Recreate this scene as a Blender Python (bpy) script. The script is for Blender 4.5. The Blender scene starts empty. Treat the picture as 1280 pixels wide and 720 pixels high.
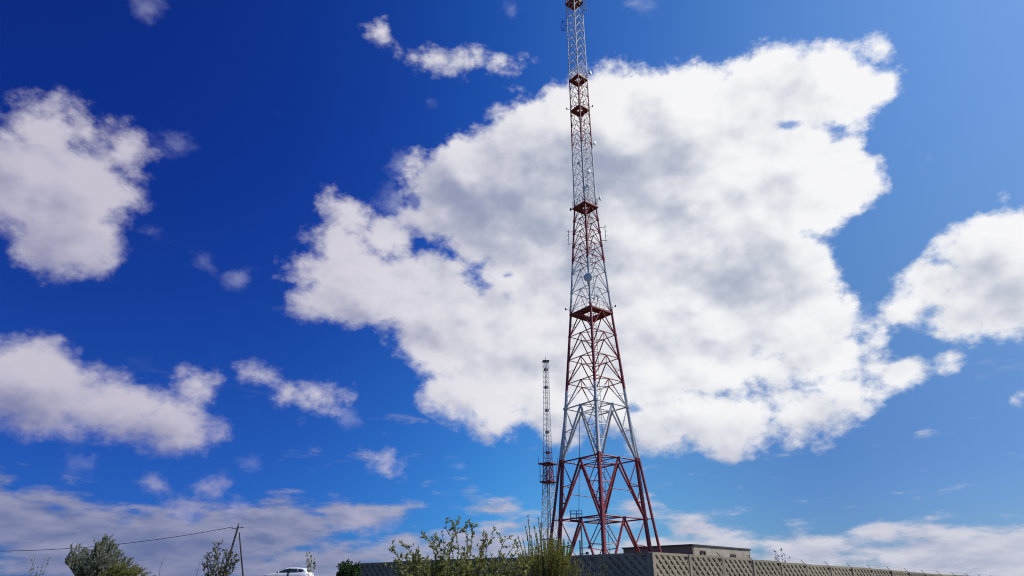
import bpy, math, random
from mathutils import Vector, Matrix, noise as mnoise
R = math.radians
SC = bpy.context.scene
COL = SC.collection
rnd = random.Random(7)

# ------------------------------------------------------------------ helpers
def V(*a): return Vector(a)

class MB:
    """collects geometry and links it as one mesh object"""
    def __init__(s): s.v = []; s.f = []
    def quad(s, a, b, c, d):
        n = len(s.v); s.v += [tuple(a), tuple(b), tuple(c), tuple(d)]; s.f.append((n, n+1, n+2, n+3))
    def box8(s, p):
        n = len(s.v); s.v += [tuple(q) for q in p]
        for f in ((0,3,2,1),(4,5,6,7),(0,1,5,4),(1,2,6,5),(2,3,7,6),(3,0,4,7)): s.f.append(tuple(n+i for i in f))
    def box(s, x0, y0, z0, x1, y1, z1):
        s.box8([(x0,y0,z0),(x1,y0,z0),(x1,y1,z0),(x0,y1,z0),(x0,y0,z1),(x1,y0,z1),(x1,y1,z1),(x0,y1,z1)])
    def bar(s, p, q, w, h, up=(0,0,1)):
        p, q = Vector(p), Vector(q); d = (q-p).normalized(); up = Vector(up)
        if abs(d.dot(up)) > .98: up = V(1,0,0)
        a = d.cross(up).normalized(); b = a.cross(d)
        a *= w/2; b *= h/2
        s.box8([p-a-b, p+a-b, p+a+b, p-a+b, q-a-b, q+a-b, q+a+b, q-a+b])
    def tube(s, p, q, r, r2=None, n=6, caps=True):
        s.path([p, q], [r, r if r2 is None else r2], n, caps)
    def path(s, pts, rad, n=6, caps=True):
        pts = [Vector(p) for p in pts]; rings = []
        ref = None
        for i, p in enumerate(pts):
            d = (pts[min(i+1, len(pts)-1)] - pts[max(i-1, 0)])
            d = d.normalized() if d.length > 1e-9 else V(0,0,1)
            if ref is None: ref = V(1,0,0) if abs(d.x) < .8 else V(0,1,0)
            a = (ref - d*ref.dot(d)).normalized(); ref = a; b = d.cross(a)
            k = len(s.v); r = rad[i] if isinstance(rad, (list, tuple)) else rad
            for j in range(n):
                t = 2*math.pi*j/n; s.v.append(tuple(p + a*(r*math.cos(t)) + b*(r*math.sin(t))))
            rings.append(k)
        for k0, k1 in zip(rings, rings[1:]):
            for j in range(n): s.f.append((k0+j, k0+(j+1) % n, k1+(j+1) % n, k1+j))
        if caps:
            s.f.append(tuple(rings[0]+j for j in reversed(range(n)))); s.f.append(tuple(rings[-1]+j for j in range(n)))
    def lathe(s, c, axis, prof, n=16):
        """prof: (radius, distance along axis)"""
        c = Vector(c); d = Vector(axis).normalized()
        a = d.orthogonal().normalized(); b = d.cross(a); rings = []
        for r, h in prof:
            k = len(s.v); rings.append(k)
            for j in range(n):
                t = 2*math.pi*j/n; s.v.append(tuple(c + d*h + a*(r*math.cos(t)) + b*(r*math.sin(t))))
        for k0, k1 in zip(rings, rings[1:]):
            for j in range(n): s.f.append((k0+j, k0+(j+1) % n, k1+(j+1) % n, k1+j))
    def build(s, name, mat, parent=None, smooth=False, bevel=0):
        me = bpy.data.meshes.new(name); me.from_pydata(s.v, [], s.f); me.update()
        if smooth:
            for p in me.polygons: p.use_smooth = True
        if mat: me.materials.append(mat)
        o = bpy.data.objects.new(name, me); COL.objects.link(o)
        if parent: o.parent = parent
        if bevel:
            m = o.modifiers.new('bevel', 'BEVEL'); m.width = bevel; m.segments = 2
        return o

def tag(o, label=None, cat=None, group=None, kind=None):
    if label: o['label'] = label
    if cat: o['category'] = cat
    if group: o['group'] = group
    if kind: o['kind'] = kind
    return o

def empty(name, loc, label, cat, group=None, rz=0):
    o = bpy.data.objects.new(name, None); COL.objects.link(o)
    o.location = loc; o.rotation_euler = (0, 0, rz); o.empty_display_size = .3
    return tag(o, label, cat, group)

def sstep(a, b, t):
    t = max(0, min(1, (t-a)/(b-a))); return t*t*(3-2*t)

def ground_z(x, y):
    z = .043*max(0, min(y, 105)) if y < 95 else .043*105 - .043*10*(1-sstep(95, 125, y))*.5
    z = .043*(95 + 12*sstep(95, 140, y)) if y > 95 else .043*max(0, y)
    f = sstep(5, 30, y)
    return z - .04*max(0, min(x-6, 40))*f

# ------------------------------------------------------------------ materials
class NT:
    def __init__(s, tree): s.t = tree; s.N = tree.nodes; s.L = tree.links
    def n(s, typ, ins=None, **props):
        nd = s.N.new(typ)
        for k, v in props.items(): setattr(nd, k, v)
        for k, v in (ins or {}).items():
            so = nd.inputs[k]
            if hasattr(v, 'is_linked') or isinstance(v, bpy.types.NodeSocket): s.L.new(v, so)
            else: so.default_value = v
        return nd
    def m(s, op, a, b=0.0, c=None, clamp=False):
        ins = {0: a, 1: b}
        if c is not None: ins[2] = c
        nd = s.n('ShaderNodeMath', ins, operation=op); nd.use_clamp = clamp
        return nd.outputs[0]
    def ss(s, v, lo, hi, a=0.0, b=1.0):
        nd = s.n('ShaderNodeMapRange', {'Value': v, 'From Min': lo, 'From Max': hi, 'To Min': a, 'To Max': b}, interpolation_type='SMOOTHSTEP')
        return nd.outputs['Result']
    def mix(s, f, a, b):
        nd = s.N.new('ShaderNodeMix'); nd.data_type = 'RGBA'
        for i, v in ((0, f), (6, a), (7, b)):
            if isinstance(v, bpy.types.NodeSocket): s.L.new(v, nd.inputs[i])
            else: nd.inputs[i].default_value = v if i == 0 else (v[0], v[1], v[2], 1)
        return nd.outputs[2]
    def noise(s, vec, scale, detail=4, rough=.5, typ='FBM'):
        nd = s.n('ShaderNodeTexNoise', {'Scale': scale, 'Detail': detail, 'Roughness': rough})
        if vec is not None: s.L.new(vec, nd.inputs['Vector'])
        return nd.outputs[0]

def new_mat(name):
    m = bpy.data.materials.new(name); m.use_nodes = True
    t = NT(m.node_tree); b = t.N['Principled BSDF']
    return m, t, b

def simple(name, c1, c2=None, scale=3, rough=.6, metal=0, bump=0, detail=6, spec=.5):
    m, t, b = new_mat(name)
    tc = t.n('ShaderNodeTexCoord').outputs['Object']
    nz = t.noise(tc, scale, detail, .6)
    f = t.ss(nz, .35, .65)
    t.L.new(t.mix(f, c1, c2 or c1), b.inputs['Base Color'])
    b.inputs['Roughness'].default_value = rough; b.inputs['Metallic'].default_value = metal
    b.inputs['Specular IOR Level'].default_value = spec
    if bump:
        bp = t.n('ShaderNodeBump', {'Strength': bump, 'Distance': .02, 'Height': nz}); t.L.new(bp.outputs[0], b.inputs['Normal'])
    return m

def banded(name, edges, first_red, red, white, rough=.5):
    """aviation paint: red and white bands by real height, weathered"""
    m, t, b = new_mat(name)
    pos = t.n('ShaderNodeNewGeometry').outputs['Position']
    z = t.n('ShaderNodeSeparateXYZ', {0: pos}).outputs[2]
    acc = 0.0 if not first_red else 1.0
    cur = None; sgn = -1 if first_red else 1
    for e in edges:
        st = t.m('GREATER_THAN', z, e); st = t.m('MULTIPLY', st, float(sgn)); sgn = -sgn
        cur = st if cur is None else t.m('ADD', cur, st)
    f = t.m('ADD', cur, acc)
    n1 = t.noise(pos, 1.3, 6, .65); n2 = t.noise(pos, 9, 5, .6)
    rd = t.mix(t.ss(n1, .35, .7), red, tuple(c*.72 for c in red))
    wh = t.mix(t.ss(n1, .4, .75), white, tuple(c*.72 for c in white))
    col = t.mix(f, wh, rd)
    col = t.mix(t.ss(n2, .64, .76, 0, .5), col, (.13, .06, .04))
    t.L.new(col, b.inputs['Base Color']); b.inputs['Roughness'].default_value = rough; b.inputs['Specular IOR Level'].default_value = .4
    return m

def leaf_mat(name, cols, trans=.35, rough=.5):
    m, t, b = new_mat(name)
    g = t.n('ShaderNodeNewGeometry').outputs['Random Per Island']
    cr = t.n('ShaderNodeValToRGB', {0: g}); el = cr.color_ramp.elements
    while len(el) < len(cols): el.new(.5)
    for i, c in enumerate(cols): el[i].position = i/(len(cols)-1); el[i].color = (*c, 1)
    t.L.new(cr.outputs[0], b.inputs['Base Color']); b.inputs['Roughness'].default_value = rough
    b.inputs['Specular IOR Level'].default_value = .3
    tr = t.n('ShaderNodeBsdfTranslucent', {'Color': cr.outputs[0]})
    mx = t.n('ShaderNodeMixShader', {0: trans}); t.L.new(b.outputs[0], mx.inputs[1]); t.L.new(tr.outputs[0], mx.inputs[2])
    t.L.new(mx.outputs[0], t.N['Material Output'].inputs[0])
    return m

RED = (.30, .042, .045); WHITE = (.58, .58, .58)
M_TOWER = banded('tower_paint', [16.75, 25.2, 35.9, 42.8, 52.2, 62, 75.3, 91.3], True, RED, WHITE)
M_DECK = simple('deck_paint', (.24, .035, .035), (.17, .035, .035), 2, .6)
M_MAST = banded('mast_paint', [24.2, 32.5], False, (.28, .04, .04), (.6, .6, .6))
M_GALV = simple('galvanised_steel', (.30, .32, .34), (.2, .21, .23), 4, .45, .4)
M_CABLE = simple('black_cable', (.02, .02, .022), None, 4, .6)
M_DISH = simple('dish_white', (.78, .79, .8), (.7, .71, .72), 3, .4)
M_DARKST = simple('dark_steel', (.05, .052, .06), (.08, .07, .07), 5, .5, .2)
M_BLUE = simple('blue_antenna', (.03, .05, .22), (.05, .07, .2), 5, .4)
M_CONC = None
M_BARK = simple('bark', (.10, .075, .05), (.055, .042, .03), 14, .9, 0, .5)
M_BARKY = simple('green_bark', (.12, .11, .045), (.07, .07, .03), 14, .85)
M_WOOD = simple('weathered_pole_wood', (.05, .04, .033), (.028, .024, .022), 10, .9, 0, .4)
M_CERAMIC = simple('insulator', (.5, .5, .48), (.4, .4, .4), 4, .25)

def concrete():
    m, t, b = new_mat('old_concrete')
    pos = t.n('ShaderNodeNewGeometry').outputs['Position']
    n1 = t.noise(pos, .9, 8, .65); n2 = t.noise(pos, 14, 6, .7); n3 = t.noise(pos, 3.2, 6, .6)
    orr = t.n('ShaderNodeObjectInfo').outputs['Random']
    c = t.mix(t.ss(n1, .35, .65), (.40, .325, .225), (.27, .225, .16))
    c = t.mix(t.ss(orr, .2, 1.0, 0, .45), c, (.20, .175, .14))
    c = t.mix(t.ss(n2, .4, .8, 0, .6), c, (.12, .11, .09))
    c = t.mix(t.ss(n3, .58, .72, 0, .55), c, (.13, .135, .08))
    t.L.new(c, b.inputs['Base Color']); b.inputs['Roughness'].default_value = .9
    bp = t.n('ShaderNodeBump', {'Strength': .5, 'Distance': .02, 'Height': n2}); t.L.new(bp.outputs[0], b.inputs['Normal'])
    return m
M_CONC = concrete()

# ------------------------------------------------------------------ sky
#SKYTABLE
FRONT = [
    (-5.71, 26.78, 3.02, 1.51, -22.5, 1.0), (-12.64, 44.22, 1.85, 1.12, -20.7, 1.0), (21.94, 16.92, 5.93, 2.17, -6.7, 1.0), (26.92, 14.46, 4.42, 1.57, 1.5, 1.0),
    (31.0, 15.11, 3.1, 0.94, 0.1, 1.0), (-7.71, 27.03, 2.73, 1.37, -24.7, 1.0), (-9.94, 26.34, 4.19, 1.91, -23.9, 1.0), (-5.15, 24.53, 4.12, 2.34, -7.9, 1.0),
    (-3.96, 29.93, 3.77, 3.14, 2.0, 1.0), (-7.25, 31.97, 3.39, 3.71, 3.9, 1.0), (-4.92, 15.2, 4.07, 1.6, -10.5, 1.0), (-4.52, 33.99, 4.9, 4.69, 2.5, 1.0),
    (1.67, 35.73, 6.44, 5.64, -1.0, 1.0), (10.15, 37.62, 6.9, 5.95, -6.2, 1.0), (18.99, 36.84, 6.85, 5.79, -11.7, 1.0), (26.09, 37.64, 4.64, 4.68, -16.7, 1.0),
    (31.84, 37.47, 4.32, 3.57, -20.7, 1.0), (34.78, 37.02, 2.17, 2.7, -22.7, 1.0), (27.35, 30.99, 5.71, 4.95, -14.9, 1.0), (30.84, 29.51, 2.6, 2.78, -16.4, 1.0),
    (19.93, 29.14, 8.71, 5.87, -10.0, 1.0), (8.62, 29.03, 10.12, 7.47, -4.2, 1.0), (1.58, 29.29, 5.5, 4.11, -0.8, 1.0), (23.19, 24.01, 6.26, 5.15, -9.9, 1.0),
    (13.19, 21.87, 10.48, 6.06, -5.0, 1.0), (24.87, 19.23, 4.89, 3.16, -8.7, 1.0), (2.2, 20.33, 10.29, 5.83, -0.8, 1.0), (-6.66, 21.93, 8.21, 4.1, -22.5, 1.0),
    (-14.27, 25.16, 5.68, 3.7, -14.3, 1.0), (-16.05, 27.67, 3.9, 2.67, -13.0, 1.0), (-16.73, 29.93, 3.1, 1.73, -27.7, 1.0), (-12.4, 28.39, 3.67, 1.89, -29.7, 1.0),
    (-17.95, 23.28, 2.68, 1.85, 7.3, 1.0), (-2.84, 16.25, 5.79, 2.7, -14.0, 1.0), (4.23, 15.55, 6.76, 2.82, -1.1, 1.0), (16.93, 13.34, 8.04, 2.95, -4.0, 1.0),
    (24.36, 13.34, 5.47, 2.06, 6.7, 1.0), (29.52, 15.93, 4.79, 0.95, 0.1, 1.0), (34.69, 15.67, 0.95, 0.8, -10.6, 1.0), (31.73, 15.89, 3.03, 1.0, -9.6, 1.0),
    (27.16, 17.01, 5.23, 1.97, -8.5, 1.0), (13.39, 17.17, 4.53, 2.65, -4.0, 1.0), (25.23, 21.1, 4.32, 3.8, -9.6, 1.0), (9.8, 15.38, 3.96, 3.32, -2.6, 1.0),
    (24.45, 17.07, 5.73, 1.63, -7.6, 1.0), (18.14, 17.45, 6.21, 2.61, -5.6, 1.0), (28.14, 17.49, 3.8, 1.53, -9.1, 1.0), (-1.4, 14.25, 4.07, 1.74, 0.3, 1.0),
    (4.16, 13.23, 4.02, 1.59, -1.0, 1.0), (0.0, 25.86, 3.45, 2.07, 0.0, 1.0), (30.36, 18.36, 1.99, 1.45, -10.5, 1.0), (12.27, 12.65, 4.82, 1.95, -2.7, 1.0),
    (-40.77, 27.12, 3.56, 4.39, 21.5, 1.0), (-37.38, 27.65, 3.73, 4.56, 19.5, 1.0), (-36.32, 24.03, 2.71, 2.43, 16.7, 1.0), (-38.31, 24.36, 2.84, 2.83, 18.1, 1.0),
    (-35.82, 31.19, 2.31, 1.76, -8.7, 1.0), (-40.95, 30.89, 2.83, 2.21, -12.7, 1.0), (-38.65, 32.17, 2.2, 1.25, -15.2, 1.0), (-36.79, 13.71, 5.21, 3.28, 0.5, 1.0),
    (-30.95, 12.58, 5.74, 2.53, -1.5, 1.0), (-27.27, 12.01, 3.63, 1.66, 0.7, 1.0), (-40.7, 13.0, 3.3, 3.15, 11.0, 1.0), (-25.9, 15.2, 2.43, 1.45, -8.8, 1.0),
    (-17.07, 15.39, 2.65, 1.49, 4.7, 1.0), (-19.66, 15.43, 1.84, 0.9, 5.4, 1.0), (-21.88, 16.61, 1.69, 0.83, 6.6, 1.0), (-11.07, 10.32, 2.73, 0.76, -5.8, 1.0),
    (-27.71, 7.57, 1.89, 0.57, 4.0, 1.0), (-24.04, 7.86, 1.79, 0.53, 3.5, 1.0), (-11.98, 6.2, 5.8, 0.85, -1.6, 1.0), (-0.79, 6.71, 3.01, 0.63, 0.1, 1.0),
    (15.56, 4.98, 5.34, 0.72, -6.3, 1.0), (27.81, 4.31, 2.31, 0.49, -2.3, 1.0), (3.92, 5.59, 2.59, 0.55, -0.4, 1.0), (-25.8, 6.05, 3.22, 0.51, 2.9, 1.0),
    (-21.34, 6.08, 2.86, 0.53, 2.4, 1.0), (-25.17, 11.44, 2.47, 1.08, 5.3, 1.0), (-14.33, 44.86, 1.45, 1.0, -24.6, 1.0), (-12.84, 44.44, 1.6, 0.87, -20.5, 1.0),
    (-11.29, 44.11, 2.03, 0.98, -3.6, 1.0), (-7.96, 43.9, 2.58, 0.92, -0.2, 1.0), (-4.35, 43.91, 2.61, 0.86, 3.0, 1.0), (-1.09, 43.8, 1.96, 0.74, 0.8, 1.0),
    (1.36, 44.11, 1.02, 0.62, 27.8, 1.0), (33.22, 20.12, 2.55, 1.41, 3.5, 1.0), (39.71, 24.64, 2.34, 1.78, -19.1, 1.0), (37.21, 18.76, 4.13, 2.26, -13.7, 1.0),
    (40.31, 20.86, 3.9, 4.67, -16.8, 1.0), (39.42, 22.85, 3.4, 3.34, -17.7, 1.0), (35.2, 21.0, 3.44, 2.08, 3.4, 1.0), (38.76, 18.97, 3.54, 2.22, -14.6, 1.0),
    (42.22, 20.87, 3.3, 4.29, -17.9, 1.0), (37.94, 12.41, 0.56, 0.49, -9.5, 1.0),
]
HOLES = [
    (-6.25, 28.33, 3.01, 0.14, -27.2, 0.6), (30.91, 22.89, 0.75, 2.66, -22.2, 1.0), (-0.23, 26.13, 1.04, 0.21, 0.1, 1.0), (27.47, 35.8, 2.61, 0.3, -12.7, 1.0),
    (23.77, 15.01, 4.04, 0.25, -2.2, 1.0), (10.55, 14.55, 1.7, 0.53, -2.7, 0.8), (-16.51, 21.91, 0.77, 0.4, 6.3, 0.8), (-10.06, 32.31, 0.95, 2.65, 30.3, 0.7),
    (10.37, 39.87, 1.26, 0.39, 33.5, 0.3), (30.94, 25.7, 1.18, 0.61, -14.6, 0.5), (15.33, 22.02, 0.77, 0.4, -5.9, 0.3),
]
WISPS = [
    (-40.51, 32.85, 2.12, 0.88, -25.9, 1.0), (-31.88, 25.79, 1.82, 0.85, 3.8, 1.0), (-36.72, 41.59, 1.34, 1.02, -31.6, 1.0), (0.0, 43.93, 2.07, 0.56, 23.8, 1.0),
    (0.0, 48.03, 0.76, 1.05, 0.0, 1.0), (-11.55, 35.19, 1.2, 1.69, 16.6, 1.0), (-11.99, 31.81, 2.25, 1.48, -13.9, 1.0), (14.06, 47.63, 3.69, 0.46, -10.5, 1.0),
    (-32.08, 8.66, 2.2, 0.44, 5.4, 1.0), (-21.32, 9.51, 1.64, 0.43, 3.7, 1.0), (-14.38, 13.83, 2.61, 0.64, -21.3, 1.0), (-27.6, 24.84, 1.15, 1.12, 12.4, 1.0),
    (-24.54, 24.12, 1.55, 0.83, 10.6, 1.0), (-9.16, 40.61, 0.92, 0.5, 6.0, 1.0), (-12.43, 39.35, 0.52, 1.01, 8.0, 1.0), (37.12, 30.16, 0.44, 0.51, -20.8, 1.0),
    (28.69, 9.65, 2.57, 0.46, -5.2, 1.0), (29.24, 19.79, 3.23, 1.53, -10.7, 1.0), (-4.39, 9.97, 1.99, 0.52, 0.8, 1.0), (-20.31, 14.67, 1.83, 0.64, 5.4, 1.0),
    (-23.54, 37.08, 0.36, 0.31, 14.7, 1.0), (36.7, 15.13, 1.36, 0.67, -11.0, 1.0), (-32.21, 32.9, 1.6, 1.09, -15.0, 1.0), (-18.73, 6.18, 3.55, 0.54, 2.1, 1.0),
    (-6.74, 30.16, 2.73, 1.5, 3.4, 1.0),
]
BANK = [
    (-35.47, 5.32, 5.42, 1.53, -3.0, 1.0), (-31.98, 4.24, 6.23, 2.09, -1.7, 1.0), (-26.25, 3.02, 13.53, 2.84, 1.5, 1.0), (-19.39, 4.71, 6.39, 2.1, 1.7, 1.0),
    (-22.93, 5.44, 3.35, 1.27, 2.3, 1.0), (-11.97, 6.08, 5.99, 0.73, -2.6, 1.0), (-0.79, 6.71, 2.75, 0.44, 0.1, 1.0), (-3.21, 3.48, 12.16, 1.32, 0.2, 1.0),
    (-9.0, 4.51, 3.16, 0.72, 0.7, 1.0), (1.3, 4.81, 4.52, 0.98, -0.1, 1.0), (-13.75, 2.35, 11.47, 1.5, 0.6, 1.0), (-36.71, 6.65, 1.73, 0.47, 4.9, 1.0),
    (32.04, 2.55, 10.92, 1.76, -1.6, 1.0), (22.52, 3.11, 6.51, 1.23, -1.3, 1.0), (15.25, 4.93, 6.24, 0.72, -7.2, 1.0), (10.1, 6.43, 2.84, 0.86, -1.1, 1.0),
    (27.54, 4.27, 2.52, 0.44, -2.2, 1.0), (34.51, 3.37, 3.9, 1.12, -2.3, 1.0), (13.81, 2.92, 12.0, 1.4, -0.7, 1.0), (21.75, 1.87, 16.3, 0.88, -0.7, 1.0),
]
GREY = [
    (-2.41, 31.33, 8.22, 5.45, -13.7, 0.9), (8.13, 33.13, 10.07, 7.36, -4.5, 0.75), (16.6, 31.62, 8.32, 4.59, -8.9, 0.35), (26.11, 39.2, 3.64, 2.57, 3.8, 0.5),
    (21.27, 24.64, 9.16, 3.26, 1.4, 0.6), (5.88, 20.93, 9.53, 4.11, -2.1, 0.35), (-5.88, 20.93, 8.22, 2.73, -22.9, 0.2), (16.17, 12.44, 8.07, 1.79, -3.6, 0.35),
    (-39.13, 25.3, 5.15, 4.48, 19.2, 0.3), (-35.9, 12.18, 7.06, 2.18, -0.7, 0.5), (39.4, 21.11, 4.9, 2.22, -4.1, 0.55), (35.18, 18.92, 3.84, 1.04, -12.9, 0.5),
    (-15.7, 25.01, 3.91, 2.01, 6.8, 0.15),
]
BRIGHT = [
    (26.87, 33.34, 6.29, 2.35, -10.2, 0.8), (35.09, 36.92, 3.09, 5.05, -22.9, 0.8), (28.68, 28.13, 3.91, 4.94, -14.5, 0.6), (19.07, 41.58, 7.98, 2.41, -12.9, 0.5),
    (4.32, 39.29, 5.27, 3.25, 16.8, 0.3), (4.67, 27.85, 6.16, 2.74, -2.2, 0.4), (25.72, 20.38, 3.99, 2.52, -9.5, 0.4), (39.13, 25.3, 3.2, 1.68, -19.2, 0.8),
    (0.0, 15.59, 8.17, 2.02, 0.0, 0.3), (11.46, 18.63, 9.88, 2.69, -3.7, 0.25),
]
#ENDSKY
SUN_AZ, SUN_EL = 92.0, 48.0          # degrees to the right of the view, above the horizon
sun_dir = V(math.sin(R(SUN_AZ))*math.cos(R(SUN_EL)), math.cos(R(SUN_AZ))*math.cos(R(SUN_EL)), math.sin(R(SUN_EL)))

def build_world():
    w = bpy.data.worlds.new('World'); SC.world = w; w.use_nodes = True
    t = NT(w.node_tree); bg = t.N['Background']
    d = t.n('ShaderNodeTexCoord').outputs['Generated']
    sep = t.n('ShaderNodeSeparateXYZ', {0: d}); dx, dy, dz = sep.outputs
    sk = t.n('ShaderNodeTexSky', sky_type='NISHITA')
    sk.sun_disc = False; sk.sun_elevation = R(SUN_EL); sk.sun_rotation = R(SUN_AZ)
    sk.altitude = 100; sk.air_density = 1.0; sk.dust_density = .6; sk.ozone_density = 3.0
    sky = sk.outputs[0]
    # the photo's processing deepens the blue: raise contrast per channel
    sky = t.n('ShaderNodeVectorMath', {0: sky, 1: (.1, .1, .1)}, operation='MULTIPLY').outputs[0]
    SKY_ADJ = SKYFIX(t, sky, dx, dy, dz)

    def field(tab, vec, margin=2.5, smooth=.9):
        """soft union of ellipses: degrees inside (+) or outside (-) of the nearest outline"""
        cur = None
        for az, el, rx, ry, roll, wt in tab:
            a, e = R(az), R(el)
            c = V(math.sin(a)*math.cos(e), math.cos(a)*math.cos(e), math.sin(e))
            rt = V(math.cos(a), -math.sin(a), 0); up = rt.cross(c)
            q = R(roll); X = rt*math.cos(q) + up*math.sin(q); Z = X.cross(c)
            eu = Matrix((X, c, Z)).transposed().to_euler('XYZ')
            sx, sz = rx + margin, ry + margin
            mp = t.n('ShaderNodeMapping', {'Vector': vec, 'Location': c, 'Rotation': eu, 'Scale': (R(sx), .6, R(sz))}, vector_type='TEXTURE')
            g = t.n('ShaderNodeTexGradient', {0: mp.outputs[0]}, gradient_type='SPHERICAL').outputs['Fac']
            g = t.m('MULTIPLY', g, min(sx, sz)*wt)
            cur = g if cur is None else t.m('SMOOTH_MAX', cur, g, smooth)
        return t.m('SUBTRACT', cur, margin)

    def blobs(tab, vec):
        cur = None
        for az, el, rx, ry, roll, wt in tab:
            a, e = R(az), R(el)
            c = V(math.sin(a)*math.cos(e), math.cos(a)*math.cos(e), math.sin(e))
            rt = V(math.cos(a), -math.sin(a), 0); up = rt.cross(c)
            q = R(roll); X = rt*math.cos(q) + up*math.sin(q); Z = X.cross(c)
            eu = Matrix((X, c, Z)).transposed().to_euler('XYZ')
            mp = t.n('ShaderNodeMapping', {'Vector': vec, 'Location': c, 'Rotation': eu, 'Scale': (R(rx)*1.5, .6, R(ry)*1.5)}, vector_type='TEXTURE')
            g = t.n('ShaderNodeTexGradient', {0: mp.outputs[0]}, gradient_type='SPHERICAL').outputs['Fac']
            g = t.m('MULTIPLY', g, wt)
            cur = g if cur is None else t.m('SMOOTH_MAX', cur, g, .2)
        return cur

    # squash noise towards the horizon so that low clouds look flat
    flat = t.n('ShaderNodeCombineXYZ', {0: dx, 1: dy, 2: t.m('MULTIPLY', dz, 1.35)}).outputs[0]
    low = t.n('ShaderNodeCombineXYZ', {0: dx, 1: dy, 2: t.m('MULTIPLY', dz, 3.6)}).outputs[0]
    # domain warp
    wn = t.n('ShaderNodeTexNoise', {'Vector': flat, 'Scale': 10, 'Detail': 5, 'Roughness': .6}).outputs[1]
    wv = t.n('ShaderNodeVectorMath', {0: wn, 1: (.5, .5, .5)}, operation='SUBTRACT').outputs[0]
    wv = t.n('ShaderNodeVectorMath', {0: wv, 1: (.036, .036, .032)}, operation='MULTIPLY').outputs[0]
    dw = t.n('ShaderNodeVectorMath', {0: d, 1: wv}, operation='ADD').outputs[0]

    def puffs(vec, vor=True):
        fb = t.m('SUBTRACT', t.noise(vec, 15, 8, .62), .5)
        if not vor: return fb
        vo = t.n('ShaderNodeTexVoronoi', {'Vector': vec, 'Scale': 24, 'Detail': 2, 'Roughness': .5, 'Lacunarity': 2.3}, feature='F1')
        pv = t.m('SUBTRACT', .45, vo.outputs['Distance'])
        return t.m('ADD', fb, t.m('MULTIPLY', pv, .16)), fb
    pf, fb = puffs(flat)
    off = t.n('ShaderNodeVectorMath', {0: flat, 1: tuple((sun_dir+V(0,0,.5))*.024)}, operation='ADD').outputs[0]
    emb = t.m('SUBTRACT', t.noise(flat, 8, 4, .5), t.noise(off, 8, 4, .5))     # > 0 on the sides of the puffs that look at the sun

    shp = t.n('ShaderNodeVectorMath', {0: dw, 1: tuple((sun_dir+V(0,0,.9)).normalized()*.028)}, operation='ADD').outputs[0]
    F = field(FRONT, dw); FS = field(FRONT, shp); H = field(HOLES, dw, 1.2, .3); W = field(WISPS, dw, 2.0, .5)
    G = blobs(GREY, dw); B = blobs(BRIGHT, dw)
    amp = t.ss(dz, .12, .6, 4.4, 5.5)
    tow = t.ss(dx, -.5, .2)
    dens = t.m('ADD', F, t.m('MULTIPLY', pf, amp))
    hd = t.m('SUBTRACT', t.m('MULTIPLY', H, -2.6), t.m('MULTIPLY', fb, -4.5))
    hd = t.m('MAXIMUM', hd, -.45)
    dens = t.m('SMOOTH_MIN', dens, t.m('ADD', hd, .2), .3)
    a_front = t.n('ShaderNodeMapRange', {'Value': dens, 'From Min': t.m('SUBTRACT', t.m('MULTIPLY', tow, .3), 1.0), 'From Max': t.m('SUBTRACT', 1.1, t.m('MULTIPLY', tow, .4))}, interpolation_type='SMOOTHSTEP').outputs['Result']
    fine = t.m('SUBTRACT', t.noise(flat, 15, 9, .62), .5)
    wd = t.m('ADD', W, t.m('MULTIPLY', fine, 6.0))
    a_wisp = t.m('MULTIPLY', t.ss(wd, -.2, 2.6), t.ss(W, -1.0, -.1, 0, .5))
    # bank low over the horizon
    bn = t.noise(low, 15, 8, .58)
    loff = t.n('ShaderNodeVectorMath', {0: low, 1: (.008, -.004, .045)}, operation='ADD').outputs[0]
    bemb = t.m('SUBTRACT', bn, t.noise(loff, 15, 6, .58))
    BK = field(BANK, dw, 1.5, .5)
    bd = t.m('ADD', BK, t.m('MULTIPLY', t.m('SUBTRACT', bn, .5), 5.0))
    a_bank = t.m('MULTIPLY', t.ss(bd, -.8, .7), t.ss(dz, .30, .20, 0, .93))

    # brightness: clouds are whitest towards the sun's side of the sky
    toward = t.ss(dx, -.5, .3)
    thick = t.ss(dens, .2, 5.0)
    G = t.ss(G, .03, .75); B = t.ss(B, .03, .6)
    wf = t.m('ADD', .86, t.m('MULTIPLY', emb, 2.1))
    off2 = t.n('ShaderNodeVectorMath', {0: flat, 1: tuple((sun_dir+V(0,0,.8))*.010)}, operation='ADD').outputs[0]
    emb2 = t.m('SUBTRACT', t.noise(flat, 19, 4, .55), t.noise(off2, 19, 4, .55))
    wf = t.m('ADD', wf, t.m('MULTIPLY', emb2, .55))
    mid = t.m('SUBTRACT', t.noise(low, 5, 3, .5), .5)
    wf = t.m('ADD', wf, t.m('MULTIPLY', mid, .25))
    wf = t.m('ADD', wf, t.m('MULTIPLY', fb, .3))
    wf = t.m('ADD', wf, t.m('MULTIPLY', t.m('SUBTRACT', F, FS), .12))
    wf = t.m('SUBTRACT', wf, t.m('MULTIPLY', thick, .16))
    wf = t.m('SUBTRACT', wf, t.m('MULTIPLY', G, .54))
    wf = t.m('ADD', wf, t.m('MULTIPLY', B, .28))
    wf = t.ss(wf, -.12, 1.12)
    white = t.mix(toward, (.56, .535, .64), (.93, .93, .95))
    white = t.mix(t.ss(dz, .26, .12), white, t.mix(t.ss(dx, -.4, .4), (.42, .40, .56), (.62, .62, .72)))
    grey = t.mix(toward, (.21, .225, .40), (.37, .42, .545))
    ccol = t.mix(wf, grey, white)
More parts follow.
